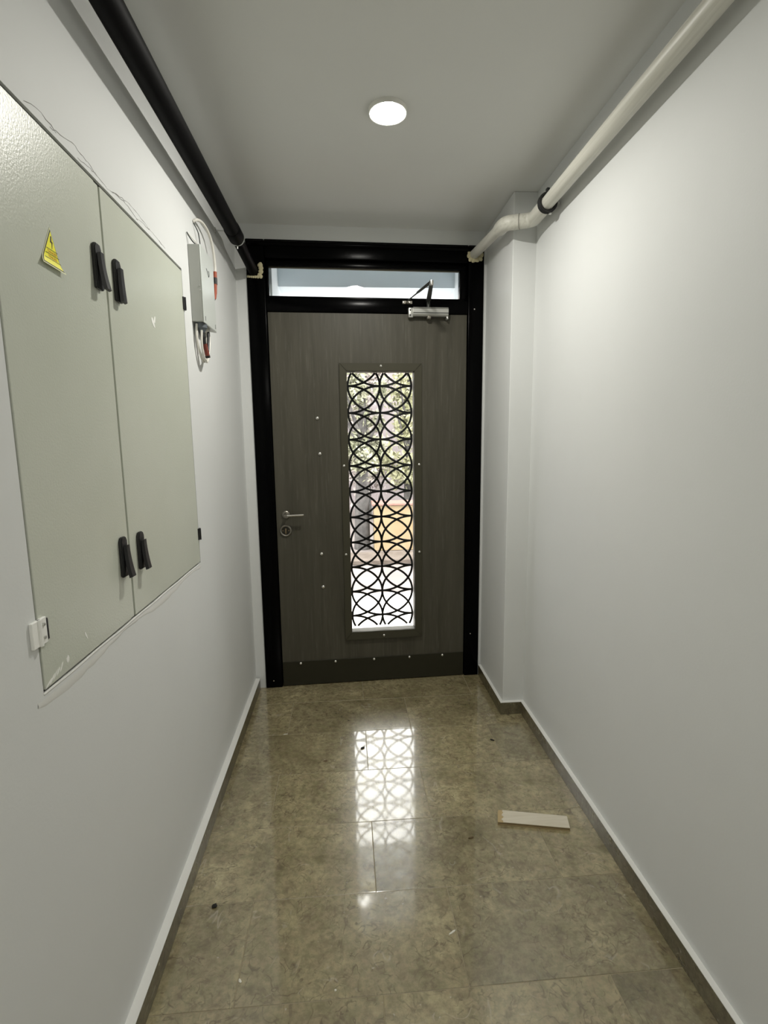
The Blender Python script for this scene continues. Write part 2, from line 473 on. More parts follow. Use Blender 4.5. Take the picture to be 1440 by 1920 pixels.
wn = tag(door_root('window_1'), 'narrow fixed transom window above the grey door', 'window', kind='structure')
GX0, GX1, GZ0, GZ1 = -.386, .640, Z(.758), Z(.907)
ox0, ox1, oz0, oz1 = LX0 - .004, LX1 + .004, Z(.743), Z(.938)
def frame_bar(n, a, b, par, m, bev=.003): return MB().box(a, b, bev, 2).build(n, m, par, True)
frame_bar('sash_rail', (ox0, .018, GZ1), (ox1, .06, oz1), wn, M['black'])
frame_bar('sash_rail', (ox0, .018, oz0), (ox1, .06, GZ0), wn, M['black'])
frame_bar('sash_stile', (ox0, .018, GZ0), (GX0, .06, GZ1), wn, M['black'])
frame_bar('sash_stile', (GX1, .018, GZ0), (ox1, .06, GZ1), wn, M['black'])
frame_bar('glazing_bead', (GX0, .030, GZ1 - .006), (GX1, .040, GZ1), wn, M['trim'], .001)
MB().box((GX0 - .004, .040, GZ0 - .004), (GX1 + .004, .045, GZ1 + .004)).build('pane', M['glass'], wn)

dr = tag(door_root('door_1'), 'dark grey brown laminate entrance door with glazed black grille strip', 'door', kind='structure')
PX0, PX1, PZ0, PZ1 = .010, .381, Z(-1.112), Z(.368)        # glazed opening
TX0, TX1, TZ0, TZ1 = -.031, .424, Z(-1.160), Z(.412)       # trim outside
y0, y1 = .006, .056
lf = MB()
lf.box((LX0, y0, .004), (PX0, y1, LZ1)); lf.box((PX1, y0, .004), (LX1, y1, LZ1))
lf.box((PX0, y0, .004), (PX1, y1, PZ0)); lf.box((PX0, y0, PZ1), (PX1, y1, LZ1))
lf = lf.build('leaf', M['leaf'], dr)
kp = MB().box((LX0 + .001, .0015, .005), (LX1 - .001, y0 + .001, Z(-1.276)), .0008, 1).build('kick_plate', M['kick'], dr)
def bolt_mesh(r=.0075):
    return MB().lathe([(0, -r * .75), (r * .45, -r * .66), (r * .8, -r * .38), (r, 0), (r, .004)], (0, 0, 0), (0, 1, 0), 16).mesh('bolt')
bm_big = bolt_mesh(.0115); bm_small = bolt_mesh(.0088)
for me in (bm_big, bm_small):
    for p in me.polygons: p.use_smooth = True
def bolt(me, x, y, z, par):
    o = link('bolt', me, M['chrome'], par); o.location = (x, y, z); return o
for x in (-.294, -.092, .136, .348, .548): bolt(bm_small, x, .0015, Z(-1.288), kp)
for x, z in ((-.155, .120), (-.147, -.074), (-.154, -.640), (-.151, -.834)): bolt(bm_big, x, y0, Z(z), lf)
# mitred trim frame, outer bevel
def trim_piece(quad):
    m = MB(); yy = -.008
    m.prism([(x, yy, z) for x, z in quad], (0, y0 - yy + .001, 0))
    bmesh.ops.bevel(m.bm, geom=list(m.bm.edges), offset=.0025, segments=2, affect='EDGES')
    return m.build('trim_rail', M['trim'], dr)
t1 = trim_piece([(TX0, TZ1), (TX1, TZ1), (PX1, PZ1), (PX0, PZ1)])
t2 = trim_piece([(TX0, TZ0), (TX1, TZ0), (PX1, PZ0), (PX0, PZ0)])
t3 = trim_piece([(TX0, TZ0), (TX0, TZ1), (PX0, PZ1), (PX0, PZ0)])
t4 = trim_piece([(TX1, TZ0), (TX1, TZ1), (PX1, PZ1), (PX1, PZ0)])
bolt(bm_small, .197, -.008, Z(.397), t1); bolt(bm_small, .196, -.008, Z(-1.139), t2)
for z in (-.142, -.646):
    bolt(bm_small, -.0155, -.008, Z(z), t3); bolt(bm_small, .4075, -.008, Z(z), t4)
# reveal lining of the opening and the pane
MB().box((PX0 - .006, .020, PZ0 - .006), (PX1 + .006, .026, PZ1 + .006)).build('glass_pane', M['glass'], dr)
# grille of overlapping ellipses centred on three columns of nodes, clipped to the opening
GY = .034
NX = (.0155, .1935, .3715); PIT = .1468; ZN = .2945
RX = NX[1] - NX[0]; RZ = PIT
gx0, gx1, gz0, gz1 = PX0 - .001, PX1 - .004, Z(-1.092), Z(.366)
g = MB(); SW = .0058
def strip(poly):
    # flat bar with a square section following a polyline in the grille plane
    prev = None
    for i, (x, z) in enumerate(poly):
        a = poly[max(i - 1, 0)]; b = poly[min(i + 1, len(poly) - 1)]
        tx, tz = b[0] - a[0], b[1] - a[1]; L = math.hypot(tx, tz) or 1
        nx, nz = -tz / L * SW, tx / L * SW
        q = [g.bm.verts.new((x + nx, GY, z + nz)), g.bm.verts.new((x - nx, GY, z - nz)), g.bm.verts.new((x - nx, GY + .004, z - nz)), g.bm.verts.new((x + nx, GY + .004, z + nz))]
        if prev:
            for k in range(4): g.bm.faces.new((prev[k], prev[(k + 1) % 4], q[(k + 1) % 4], q[k]))
        else: g.bm.faces.new(q)
        prev = q
    g.bm.faces.new(list(reversed(prev)))
for cx in NX:
    for r in range(-1, 12):
        cz = Z(ZN - PIT * r)
        run = []
        N = 240
        for k in range(2 * N + 1):
            a = 2 * math.pi * k / N - math.pi / 2 + 1e-4
            x, z = cx + RX * math.cos(a), cz + RZ * math.sin(a)
            ok = gx0 - .002 <= x <= gx1 + .002 and gz0 <= z <= gz1
            if ok and k <= N + 1 or (ok and run): run.append((x, z))
            if not ok or k == 2 * N:
                if len(run) > 2 and k <= 2 * N: strip(run)
                run = []
                if k > N: break
            elif len(run) > N + 1:
                strip(run); run = []; break
gr = g.build('ornamental_grille', M['black_grille'], dr)
# lever handle
hd = MB().lathe([(0, -.012), (.017, -.012), (.021, -.009), (.022, 0)], (-.345, y0, Z(-.408)), (0, 1, 0), 28).build('handle_rosette', M['steel'], dr, True)
MB().sweep(curve([(-.345, y0 - .008, Z(-.408)), (-.345, y0 - .036, Z(-.408)), (-.338, y0 - .046, Z(-.408)), (-.322, y0 - .049, Z(-.408)), (-.29, y0 - .049, Z(-.4075)), (-.245, y0 - .049, Z(-.4065))], 6), .0062, 14).build('lever', M['chrome'], hd, True)
MB().lathe([(0, -.055), (.0085, -.054), (.010, -.050), (.010, -.008)], (-.345, y0, Z(-.408)), (0, 1, 0), 20).build('lever_hub', M['steel'], hd, True)
lk = MB().lathe([(.024, -.002), (.024, -.008), (.028, -.010), (.032, -.007), (.033, 0)], (-.349, y0, Z(-.499)), (0, 1, 0), 32).build('lock_escutcheon', M['steel'], dr, True)
MB().lathe([(0, -.0025), (.024, -.0025)], (-.349, y0, Z(-.499)), (0, 1, 0), 28).build('lock_well', M['lock_dark'], lk)
MB().box((-.3535, y0 - .009, Z(-.518)), (-.3445, y0 - .002, Z(-.486)), .003, 2).build('lock_cylinder', M['brass'], lk, True)
for dx in (-.0165, .0165):
    MB().lathe([(0, -.005), (.004, -.0045), (.004, -.002)], (-.349 + dx, y0, Z(-.499)), (0, 1, 0), 12).build('lock_screw', M['brass'], lk, True)
# overhead door closer, arms folded out into the corridor
cl = MB()
prof = [(-.004, .655), (-.030, .655), (-.038, .663), (-.040, .690), (-.034, .700), (-.004, .702)]
cl.prism([(.372, yy, Z(zz)) for yy, zz in prof], (.192, 0, 0))
cl = cl.build('door_closer', M['alu'], dr)
for xa, xb in ((.372, .565),):
    MB().box((xa - .0005, -.0412, Z(.668)), (xb, -.0385, Z(.6715)), .0005, 1).build('groove_line', M['dark_steel'], cl)
ec = MB().box((.348, -.026, Z(.648)), (.3735, .002, Z(.700)), .005, 2).build('closer_end_plate', M['alu'], cl, True)
for zz in (.660, .686):
    MB().lathe([(0, -.003), (.004, -.0025), (.0045, 0)], (.357, -.026, Z(zz)), (0, 1, 0), 12).build('closer_screw', M['lock_dark'], cl)
MB().box((.556, -.030, Z(.640)), (.566, .002, Z(.656)), .003, 2).build('closer_end_plate', M['alu'], cl, True)
MB().lathe([(0, -.012), (.008, -.0115), (.013, -.008), (.0145, 0), (.0145, .006)], (.460, -.020, Z(.650)), (0, 0, 1), 24).build('spindle_cap', M['steel'], cl, True)
MB().lathe([(.010, 0), (.010, .036)], (.457, -.022, Z(.700)), (0, 0, 1), 20).build('spindle', M['dark_steel'], cl, True)
EL = (.419, -.285, Z(.747))
def flat_arm(name, a, b, w0, w1, th, par, m):
    a = Vector(a); b = Vector(b); d = (b - a).normalized(); n = d.cross(Vector((0, 0, 1))).normalized()
    q = [a + n * w0 / 2 - d * w0 * .3, b + n * w1 / 2 + d * w1 * .3, b - n * w1 / 2 + d * w1 * .3, a - n * w0 / 2 - d * w0 * .3]
    mm = MB().prism([v - Vector((0, 0, th / 2)) for v in q], (0, 0, th))
    bmesh.ops.bevel(mm.bm, geom=list(mm.bm.edges), offset=.0015, segments=2, affect='EDGES')
    return mm.build(name, m, par)
flat_arm('closer_main_arm', (.457, -.022, Z(.735)), EL, .026, .018, .007, cl, M['dark_steel'])
MB().lathe([(0, -.010), (.009, -.009), (.010, 0), (.009, .014), (0, .015)], EL, (0, 0, 1), 18).build('elbow_pin', M['chrome'], cl, True)
SHO = (.341, -.014, Z(.731))
e = Vector(EL); s_ = Vector(SHO); mid = e.lerp(s_, .52)
flat_arm('closer_fore_arm', e + Vector((0, 0, .009)), mid + Vector((0, 0, .006)), .018, .015, .006, cl, M['dark_steel'])
MB().sweep([mid + Vector((0, 0, .005)), s_ + Vector((0, 0, .002))], .0035, 10).build('closer_rod', M['dark_steel'], cl, True)
MB().box((.318, -.0065, Z(.722)), (.372, -.0035, Z(.738)), .001, 1).box((.333, -.022, Z(.7245)), (.349, -.004, Z(.728)), .001, 1).build('arm_shoe', M['steel'], cl)
for x in (.325, .358):
    MB().lathe([(0, -.003), (.0035, -.0025), (.004, 0)], (x, -.0065, Z(.730)), (0, 1, 0), 12).build('closer_screw', M['chrome'], cl)

# ------------------------------------------------------------------ ceiling downlights
def downlight(x, y, z, label, r=.065, m='diffuser'):
    o = empty('ceiling_light', (x, y, z))
    tag(o, label, 'ceiling light', kind=None)
    MB().lathe([(r * .88, -.004), (r * .90, -.013), (r * .96, -.014), (r, -.008), (r, .001)], (0, 0, 0), (0, 0, 1), 48).build('rim', M['lamp_rim'], o, True)
    MB().lathe([(0, -.0125), (r * .5, -.0120), (r * .89, -.0100)], (0, 0, 0), (0, 0, 1), 48).build('diffuser', M[m], o, True, 80)
    return o
downlight(.165, 1.868, ZC, 'lit round white downlight on the corridor ceiling in front of the door')
downlight(.165, -1.05, ZC, 'lit round white downlight further back along the corridor ceiling')

# ------------------------------------------------------------------ meter cabinet in the left wall
cb = tag(empty('electrical_cabinet', (XL - .09, (CY0 + CY1) / 2, CZ0)), 'pale green grey two door electrical cabinet set flush into the left wall', 'cabinet')
def cbuild(mb, name, m, par=None, smooth=False):
    # parts are modelled in world metres, then expressed in the parent's frame
    o = mb.build(name, m, par or cb, smooth)
    base = Vector(cb.location)
    for v in o.data.vertices: v.co -= base
    return o
body = MB()
body.box((XL - .148, CY0 + .002, CZ0 + .002), (XL - .140, CY1 - .002, CZ1 - .002))
for a, b in (((CY0 + .001, CZ0 + .001), (CY0 + .004, CZ1 - .001)), ((CY1 - .004, CZ0 + .001), (CY1 - .001, CZ1 - .001)), ((CY0 + .001, CZ0 + .001), (CY1 - .001, CZ0 + .0035)), ((CY0 + .001, CZ1 - .0035), (CY1 - .001, CZ1 - .001))):
    body.box((XL - .14, a[0], a[1]), (XL - .006, b[0], b[1]))
cbuild(body, 'body', M['cab_dark'])
XD = XL + .001                   # face of the doors
def cdoor(a, b): return cbuild(MB().box((XL - .018, a, CZ0 + .006), (XD, b, CZ1 - .009), .0012, 2), 'door', M['cab'])
DL = cdoor(CY0 + .005, 1.262); DR = cdoor(1.289, CY1 - .005)
cbuild(MB().box((XL - .018, 1.2632, CZ0 + .006), (XL - .0005, 1.2835, CZ1 - .009), .001, 1), 'closing_flange', M['cab'], DL)
def swing_handle(yc, zt, par, out):
    # plate with a chamfered top, lever hinged at the top and flared out at the foot
    hw, L = .0155, .098
    z0, z1 = Z(zt - L), Z(zt)
    p = MB().prism([(XD, yc - hw, z0), (XD, yc + hw, z0), (XD, yc + hw, z1 - .010), (XD, yc + hw - .006, z1), (XD, yc - hw + .006, z1), (XD, yc - hw, z1 - .010)], (.009, 0, 0))
    bmesh.ops.bevel(p.bm, geom=list(p.bm.edges), offset=.002, segments=2, affect='EDGES')
    pl = cbuild(p, 'handle_plate', M['plastic_black'], par, True)
    cbuild(MB().lathe([(0, .0095), (.0055, .0095)], (XD, yc, z1 - .020), (1, 0, 0), 16), 'lock_hole', M['tape'], par)
    m = MB(); secs = []
    for t in [i / 10 for i in range(11)]:
        z = z1 - .022 - t * (L - .020)
        xo = XD + .010 + out * t ** 1.8
        w = .0095 + .0030 * t; th = .007
        secs.append([m.bm.verts.new(v) for v in ((xo, yc - w, z), (xo, yc + w, z), (xo + th, yc + w * .8, z + .002), (xo + th, yc - w * .8, z + .002))])
    for A, B in zip(secs, secs[1:]):
        for k in range(4): m.bm.faces.new((A[k], A[(k + 1) % 4], B[(k + 1) % 4], B[k]))
    m.bm.faces.new(secs[0]); m.bm.faces.new(list(reversed(secs[-1])))
    cbuild(m, 'handle_lever', M['plastic_black'], par, True)
swing_handle(1.236, .440, DL, .010); swing_handle(1.335, .438, DR, .003)
swing_handle(1.240, -.226, DL, .009); swing_handle(1.343, -.232, DR, .008)
def hinge(yc, zc, par, m, w=.011, h=.021):
    q = MB().box((XD - .001, yc - w, Z(zc - h)), (XD + .005, yc + w, Z(zc + h)), .001, 1)
    q.sweep([(XD + .005, yc, Z(zc - h)), (XD + .005, yc, Z(zc + h))], .004, 10)
    cbuild(q, 'hinge', m, par)
    for dz in (-.5, .5):
        cbuild(MB().lathe([(0, .0075), (.003, .007), (.0035, .005)], (XD, yc + w * .55, Z(zc + h * dz)), (1, 0, 0), 10), 'hinge_screw', M['alu'], par)
hinge(CY1 - .003, .474, DR, M['plastic_black']); hinge(CY1 - .003, -.337, DR, M['plastic_black'])
hinge(CY0 + .000, -.331, DL, M['white_mark'], .021, .024); hinge(CY0 + .000, .474, DL, M['white_mark'], .021, .024)
cbuild(MB().box((XD, CY0 + .021, Z(-.352)), (XD + .004, CY0 + .028, Z(-.312)), .001, 1), 'hinge_leaf_edge', M['plastic_black'], DL)
# white paint smears left on the doors
def smear(yc, zc, ln, w, ang, par):
    pts = []
    n = 9
    for k in range(n):
        a = 2 * math.pi * k / n; rr = random.uniform(.65, 1.1)
        u, v = ln * math.cos(a) * rr, w * math.sin(a) * rr
        pts.append((XD + .0001, yc + u * math.cos(ang) - v * math.sin(ang), Z(zc) + u * math.sin(ang) + v * math.cos(ang)))
    cbuild(MB().prism(pts, (.0005, 0, 0)), 'paint_smear', M['white_mark'], par)
smear(1.566, .345, .020, .008, 2.2, DR); smear(1.578, .354, .013, .006, 1.2, DR)
smear(1.372, .397, .003, .002, 1.5, DR)
smear(.972, -.416, .008, .005, 1.4, DL); smear(1.045, -.396, .011, .0028, 2.0, DL)
for i in range(5): smear(.905 + .011 * i, -.434 + .003 * i, .014 - .001 * i, .0018, .5 + .1 * i, DL)

# yellow triangular warning sticker on the left cabinet door
st = tag(empty('warning_sticker', (XD, 1.060, Z(.335))), 'yellow triangular high voltage warning sticker with peeling lower edge on cabinet door', 'sticker')
SX = lambda v: .0006 + .0035 * max(0.0, (.016 - v) / .016) ** 2      # lower edge curls off the door
def sheet(name, polys, m, lift, par):
    bm = bmesh.new()
    for p in polys: bm.faces.new([bm.verts.new((0, u, v)) for u, v in p])
    for cut in (.004, .008, .012, .016):
        bmesh.ops.bisect_plane(bm, geom=bm.verts[:] + bm.edges[:] + bm.faces[:], plane_co=(0, 0, cut), plane_no=(0, 0, 1))
    for v in bm.verts: v.co.x = SX(v.co.z) + lift
    me = bpy.data.meshes.new(name); bm.to_mesh(me); bm.free()
    return link(name, me, m, par)
A, B, D_ = (0, .0695), (-.0425, -.005), (.0325, -.006)
def tri(s):
    cx, cz = 0, .0235
    return [((x - cx) * s + cx, (z - cz) * s + cz) for x, z in (A, B, D_)]
sheet('backing', [tri(1.0)], M['sticker_edge'], 0, st)
sheet('border', [tri(.93)], M['sticker_black'], .00025, st)
sheet('yellow_face', [tri(.84)], M['yellow'], .0005, st)
def bar(z, half): return [(-half, z), (half, z), (half, z + .0011), (-half, z + .0011)]
sheet('rule', [bar(.0275, .0185)], M['sticker_black'], .00075, st)
sheet('rule', [bar(.0185, .0225)], M['sticker_black'], .00075, st)
sheet('rule', [bar(.0095, .0265)], M['sticker_black'], .00075, st)
sheet('lightning_bolt', [[(-.0018, .0535), (.0018, .0535), (.0012, .0435), (-.0035, .0425)], [(-.0035, .0440), (.0042, .0440), (.0042, .0415), (-.0035, .0415)], [(.0010, .0425), (.0042, .0425), (.0012, .0305), (.0000, .0305)]], M['sticker_black'], .00075, st)
def text(txt, size, u, v, m, par, lift=.0008):
    cu = bpy.data.curves.new('lettering', 'FONT'); cu.body = txt; cu.size = size; cu.align_x = 'CENTER'
    ob = bpy.data.objects.new('lettering', cu); C.objects.link(ob)
    bpy.context.view_layer.update()
    me = bpy.data.meshes.new_from_object(ob.evaluated_get(bpy.context.evaluated_depsgraph_get()))
    bpy.data.objects.remove(ob)
    w = [vv.co.x for vv in me.vertices]
    for vv in me.vertices:
        x, y_ = vv.co.x, vv.co.y
        vv.co = Vector((SX(v + y_) + lift, u + x, v + y_))
    me.materials.clear()
    return link('lettering', me, m, par)
text('DANGER', .0074, 0, .0208, M['orange_print'], st)
text('TEHLİKE', .0074, 0, .0118, M['orange_print'], st)

# ------------------------------------------------------------------ black drain pipe on the left
bp = tag(empty('drain_pipe', (-.47, 1.2, .90 + H)), 'black plastic drain pipe running along the left wall under the ceiling', 'pipe')
def wbuild(mb, name, m, par, smooth=True, angle=35):
    o = mb.build(name, m, par, smooth, angle)
    root = par
    while root.parent: root = root.parent
    base = Vector(root.location)
    for v in o.data.vertices: v.co -= base
    return o
P0 = (-.4615, YB, .858 + H); P1 = (-.474, 2.44, .911 + H)
wbuild(MB().sweep([P0, P1], .0318, 32), 'pipe_run', M['pipe_black'], bp)
wbuild(MB().sweep([(-.4738, 2.36, .9105 + H), (-.474, 2.365, .9105 + H), (-.4742, 2.462, .911 + H), (-.4742, 2.466, .911 + H)], [.0325, .0345, .0345, .032], 32), 'socket', M['pipe_black'], bp)
wbuild(MB().sweep([(-.473, 2.45, .909 + H), (-.458, 2.86, .863 + H)], .0245, 28), 'reduced_pipe', M['pipe_black'], bp)
pc = tag(empty('pipe_clamp', (-.474, 2.475, .905 + H)), 'thin silver clamp ring and wall rod on the black drain pipe', 'clamp')
ring = [(-.4735 + .0285 * math.cos(a), 2.474 + .006 * math.cos(a), .908 + H + .0285 * math.sin(a)) for a in [2 * math.pi * k / 32 for k in range(32)]]
wbuild(MB().sweep(ring, .0022, 8, closed=True), 'ring', M['zinc'], pc)
wbuild(MB().sweep([(-.4735, 2.474, .882 + H), (-.4735, 2.474, .866 + H)], .003, 8), 'screw', M['zinc'], pc)
pr_ = tag(empty('pipe_hanger', (XL, 2.40, .905 + H)), 'short metal rod hanger fixing the black pipe to the left wall', 'hanger')
wbuild(MB().sweep([(XL, 2.40, .915 + H), (-.505, 2.40, .912 + H)], .0035, 10), 'rod', M['zinc'], pr_)
wbuild(MB().lathe([(0, .004), (.011, .003), (.013, 0)], (XL, 2.40, .915 + H), (1, 0, 0), 20), 'wall_plate', M['zinc'], pr_)

# ------------------------------------------------------------------ white pipe on the right
wp = tag(empty('waste_pipe', (.84, 1.2, .945 + H)), 'off-white plastic pipe along the right wall jogging around the column', 'pipe')
wbuild(MB().sweep([(.846, YB, .968 + H), (.838, 2.20, .945 + H)], .0272, 32), 'pipe_run', M['pipe_white'], wp)
r_ = .0305
E1 = Vector((.838, 2.305, .945 + H)); E2 = Vector((.730, 2.352, .947 + H))
d1 = (E2 - E1).normalized()
wbuild(MB().sweep([(.838, 2.165, .945 + H), (.838, 2.168, .945 + H), (.838, 2.262, .945 + H)], [.028, r_, r_], 28), 'socket', M['pipe_white'], wp)
wbuild(MB().sweep(curve([(.838, 2.255, .945 + H), (.838, 2.275, .945 + H), (.834, 2.297, .945 + H), (.818, 2.315, .9455 + H), (.797, 2.324, .946 + H), (.785, 2.329, .946 + H)], 5), r_, 28), 'elbow', M['pipe_white'], wp)
wbuild(MB().sweep([(.787, 2.328, .946 + H), (.783, 2.330, .946 + H)], .0318, 28), 'joint_ring', M['pipe_shade'], wp)
wbuild(MB().sweep(curve([(.784, 2.329, .946 + H), (.768, 2.336, .946 + H), (.746, 2.347, .947 + H), (.732, 2.366, .949 + H), (.728, 2.395, .951 + H), (.727, 2.425, .953 + H)], 5), [.0312] * 26, 28), 'elbow', M['pipe_white'], wp)
wbuild(MB().sweep([(.727, 2.415, .9525 + H), (.709, 2.875, .985 + H)], .0240, 28), 'pipe_end', M['pipe_white'], wp)
wc = tag(empty('rubber_pipe_clamp', (.838, 2.165, .945 + H)), 'black rubber lined clamp ring around the white pipe', 'clamp')
for dy, rr in ((-.010, .0345), (.004, .0340)):
    rg = [(.838 + rr * math.cos(a), 2.150 + dy, .945 + H + rr * math.sin(a)) for a in [2 * math.pi * k / 36 for k in range(36)]]
    wbuild(MB().sweep(rg, .0058, 8, closed=True), 'ring', M['rubber'], wc)
wbuild(MB().box((.832, 2.141, .978 + H), (.845, 2.157, 1.002 + H), .002, 1), 'lug', M['rubber'], wc)
wbuild(MB().sweep([(.876, 2.148, .945 + H), (XR, 2.148, .945 + H)], .004, 10), 'threaded_rod', M['zinc'], wc)
wbuild(MB().box((.845, 2.143, .902 + H), (.857, 2.155, .914 + H), .003, 2), 'lug_screw', M['zinc'], wc)

# foam squeezed out where the pipes pierce the frame
def blob(name, pts, label):
    o = empty(name, pts[0][:3]); tag(o, label, 'foam')
    m = MB()
    for x, y_, z, r in pts:
        b = bmesh.ops.create_icosphere(m.bm, subdivisions=3, radius=r)
        for v in b['verts']:
            k = 1 + .16 * math.sin(v.co.x * 190 + x * 50) * math.cos(v.co.z * 170 + z * 30)
            v.co = Vector((x + v.co.x * k, y_ + v.co.y * .55 * k, z + v.co.z * k))
    wbuild(m, 'foam_bead', M['foam'], o, True, 180)
blob('foam_filler', [(-.424, 2.792, .900 + H, .013), (-.420, 2.791, .885 + H, .012), (-.421, 2.791, .868 + H, .012), (-.428, 2.790, .852 + H, .010), (-.424, 2.792, .846 + H, .011), (-.438, 2.790, .842 + H, .008), (-.450, 2.789, .841 + H, .007), (-.461, 2.788, .840 + H, .006), (-.470, 2.788, .841 + H, .006), (-.480, 2.788, .842 + H, .006), (-.488, 2.788, .843 + H, .006)], 'cream expanding foam squeezed out around the black pipe end')
blob('foam_filler', [(.684, 2.838, .990 + H, .012), (.682, 2.836, .975 + H, .012), (.692, 2.836, .958 + H, .013), (.708, 2.837, .952 + H, .013), (.726, 2.838, .955 + H, .014), (.745, 2.838, .962 + H, .014), (.750, 2.838, .982 + H, .014), (.690, 2.838, 1.006 + H, .011)], 'cream expanding foam squeezed out around the white pipe end')

# ------------------------------------------------------------------ small grey electrical box and its cables
BX = -.5075; BY0, BY1 = 1.962, 2.137; BZ0, BZ1 = .432 + H, .702 + H
jb = tag(empty('junction_box', (XL, BY0, BZ0)), 'small grey sheet metal electrical box mounted on the left wall beside the cabinet', 'electrical box')
wbuild(MB().box((XL, BY0, BZ0 + .004), (BX - .004, BY1 - .004, BZ1), .002, 1), 'body', M['box_grey'], jb, False)
wbuild(MB().box((BX - .004, BY0, BZ0), (BX, BY1, BZ1 + .001), .001, 1), 'cover', M['box_face'], jb, False)
wbuild(MB().prism([(BX - .030, BY0 + .03, BZ0 + .004), (BX - .001, BY0 + .03, BZ0), (BX - .001, BY1, BZ0), (BX - .030, BY1, BZ0 + .004)], (0, 0, -.002)), 'bottom_flange', M['box_grey'], jb, False)
for yy, zz, w in ((BY0 + .018, BZ0 + .018, .004), (BY1 - .016, BZ0 + .018, .004)):
    wbuild(MB().box((BX, yy - w / 2, zz - .008), (BX + .0006, yy + w / 2, zz + .008)), 'slot', M['ink'], jb, False)
for yy, a, b in ((2.030, .628, .640), (2.040, .617, .633)):
    wbuild(MB().sweep([(BX + .0003, yy, b + H), (BX + .0003, yy + .018, a + H)], .0013, 6), 'ink_mark', M['ink'], jb)
wbuild(MB().sweep(curve([(BX + .0003, 2.056, .617 + H), (BX + .0003, 2.064, .622 + H), (BX + .0003, 2.066, .634 + H), (BX + .0003, 2.060, .640 + H)], 4), .0013, 6), 'ink_mark', M['ink'], jb)
for zz in (.545, .560):
    wbuild(MB().lathe([(0, .0015), (.002, .001), (.0025, 0)], (BX - .008, BY0, zz + H), (0, -1, 0), 10), 'screw', M['zinc'], jb)
wbuild(MB().lathe([(.019, .004), (.020, .000), (.020, -.016), (.016, -.021), (.011, -.031), (.006, -.033), (0, -.033)], (XL + .024, BY0 + .032, BZ0 + .002), (0, 0, 1), 20), 'cable_gland', M['gland'], jb)
wbuild(MB().lathe([(.009, .004), (.010, -.010), (.006, -.014), (0, -.014)], (XL + .020, BY0 + .115, BZ0 + .002), (0, 0, 1), 16), 'cable_gland', M['cable_white'], jb)

cw = tag(empty('supply_cable', (XL, 2.05, .81 + H)), 'white cable arching from a wall hole to an orange sleeved end beside the grey box', 'cable')
path = curve([(XL, 2.052, .812 + H), (XL + .014, 2.066, .823 + H), (XL + .022, 2.12, .829 + H), (XL + .026, 2.19, .812 + H), (XL + .028, 2.225, .770 + H), (XL + .028, 2.240, .715 + H), (XL + .028, 2.236, .690 + H)], 8)
wbuild(MB().sweep(path, .0055, 12), 'white_sheath', M['cable_white'], cw)
wbuild(MB().sweep([(XL + .028, 2.237, .692 + H), (XL + .028, 2.234, .664 + H)], .0072, 14), 'orange_sleeve', M['cable_orange'], cw)
wbuild(MB().sweep([(XL + .028, 2.2335, .667 + H), (XL + .028, 2.230, .641 + H)], .0082, 14), 'black_tape', M['tape'], cw)
wbuild(MB().sweep(curve([(XL + .028, 2.230, .643 + H), (XL + .027, 2.224, .606 + H), (XL + .026, 2.212, .578 + H)], 5), [.0068] * 6 + [.006] * 4 + [.004], 14), 'orange_sleeve', M['cable_orange'], cw)
wbuild(MB().sweep([(XL + .026, 2.213, .580 + H), (XL + .024, 2.196, .560 + H)], .0035, 8), 'cable_tip', M['tape'], cw)
wbuild(MB().sweep(curve([(XL + .003, 2.052, .806 + H), (XL + .012, 2.075, .780 + H), (XL + .010, 2.10, .735 + H), (XL + .006, 2.112, .703 + H)], 6), .002, 8), 'thin_wire', M['ink'], cw)
wh = tag(empty('wire_tail', (XL + .02, 1.99, BZ1)), 'thin twisted wire loop curling above the grey box', 'wire')
wbuild(MB().sweep(curve([(XL + .036, 1.985, BZ1), (XL + .020, 1.976, BZ1 + .018), (XL + .006, 1.962, BZ1 + .034), (XL + .003, 1.958, BZ1 + .037)], 6), .0016, 8), 'wire', M['cable_white'], wh)
wbuild(MB().sweep(curve([(XL + .034, 1.985, BZ1), (XL + .020, 1.970, BZ1 + .008), (XL + .008, 1.958, BZ1 + .026), (XL + .003, 1.957, BZ1 + .037)], 6), .0022, 8), 'wire', M['ink'], wh)
# cables looping below the box
lc = tag(empty('looped_cable', (XL + .02, 2.0, BZ0 - .12)), 'white cables looping below the grey box with a brick red sleeve', 'cable')
gy = BY0 + .032; gx = XL + .024; zb = BZ0
wbuild(MB().sweep(curve([(gx, gy, zb - .028), (gx + .003, gy + .004, zb - .052), (gx + .006, gy + .010, zb - .074)], 5), [.010] * 5 + [.0075] * 6, 12), 'black_lead', M['tape'], lc)
wbuild(MB().sweep([(gx + .006, gy + .009, zb - .068), (gx + .010, gy + .022, zb - .110)], .0085, 12), 'red_sleeve', M['cable_red'], lc)
wbuild(MB().sweep([(gx + .010, gy + .0215, zb - .109), (gx + .011, gy + .024, zb - .117)], .0092, 12), 'black_band', M['tape'], lc)
wbuild(MB().sweep(curve([(gx - .012, gy - .018, zb - .002), (gx - .012, gy - .024, zb - .050), (gx - .010, gy - .010, zb - .098), (gx - .008, gy + .024, zb - .128), (gx - .008, gy + .060, zb - .118), (gx - .008, gy + .092, zb - .070), (gx - .010, gy + .098, zb - .002)], 8), .0044, 10), 'white_lead', M['cable_white'], lc)
wbuild(MB().sweep(curve([(gx + .004, gy - .016, zb - .024), (gx + .002, gy - .016, zb - .075), (gx + .002, gy + .004, zb - .116), (gx + .002, gy + .040, zb - .130), (gx, gy + .078, zb - .098), (gx - .002, gy + .112, zb - .045), (gx - .004, gy + .116, zb - .002)], 8), .004, 10), 'white_lead', M['cable_white'], lc)
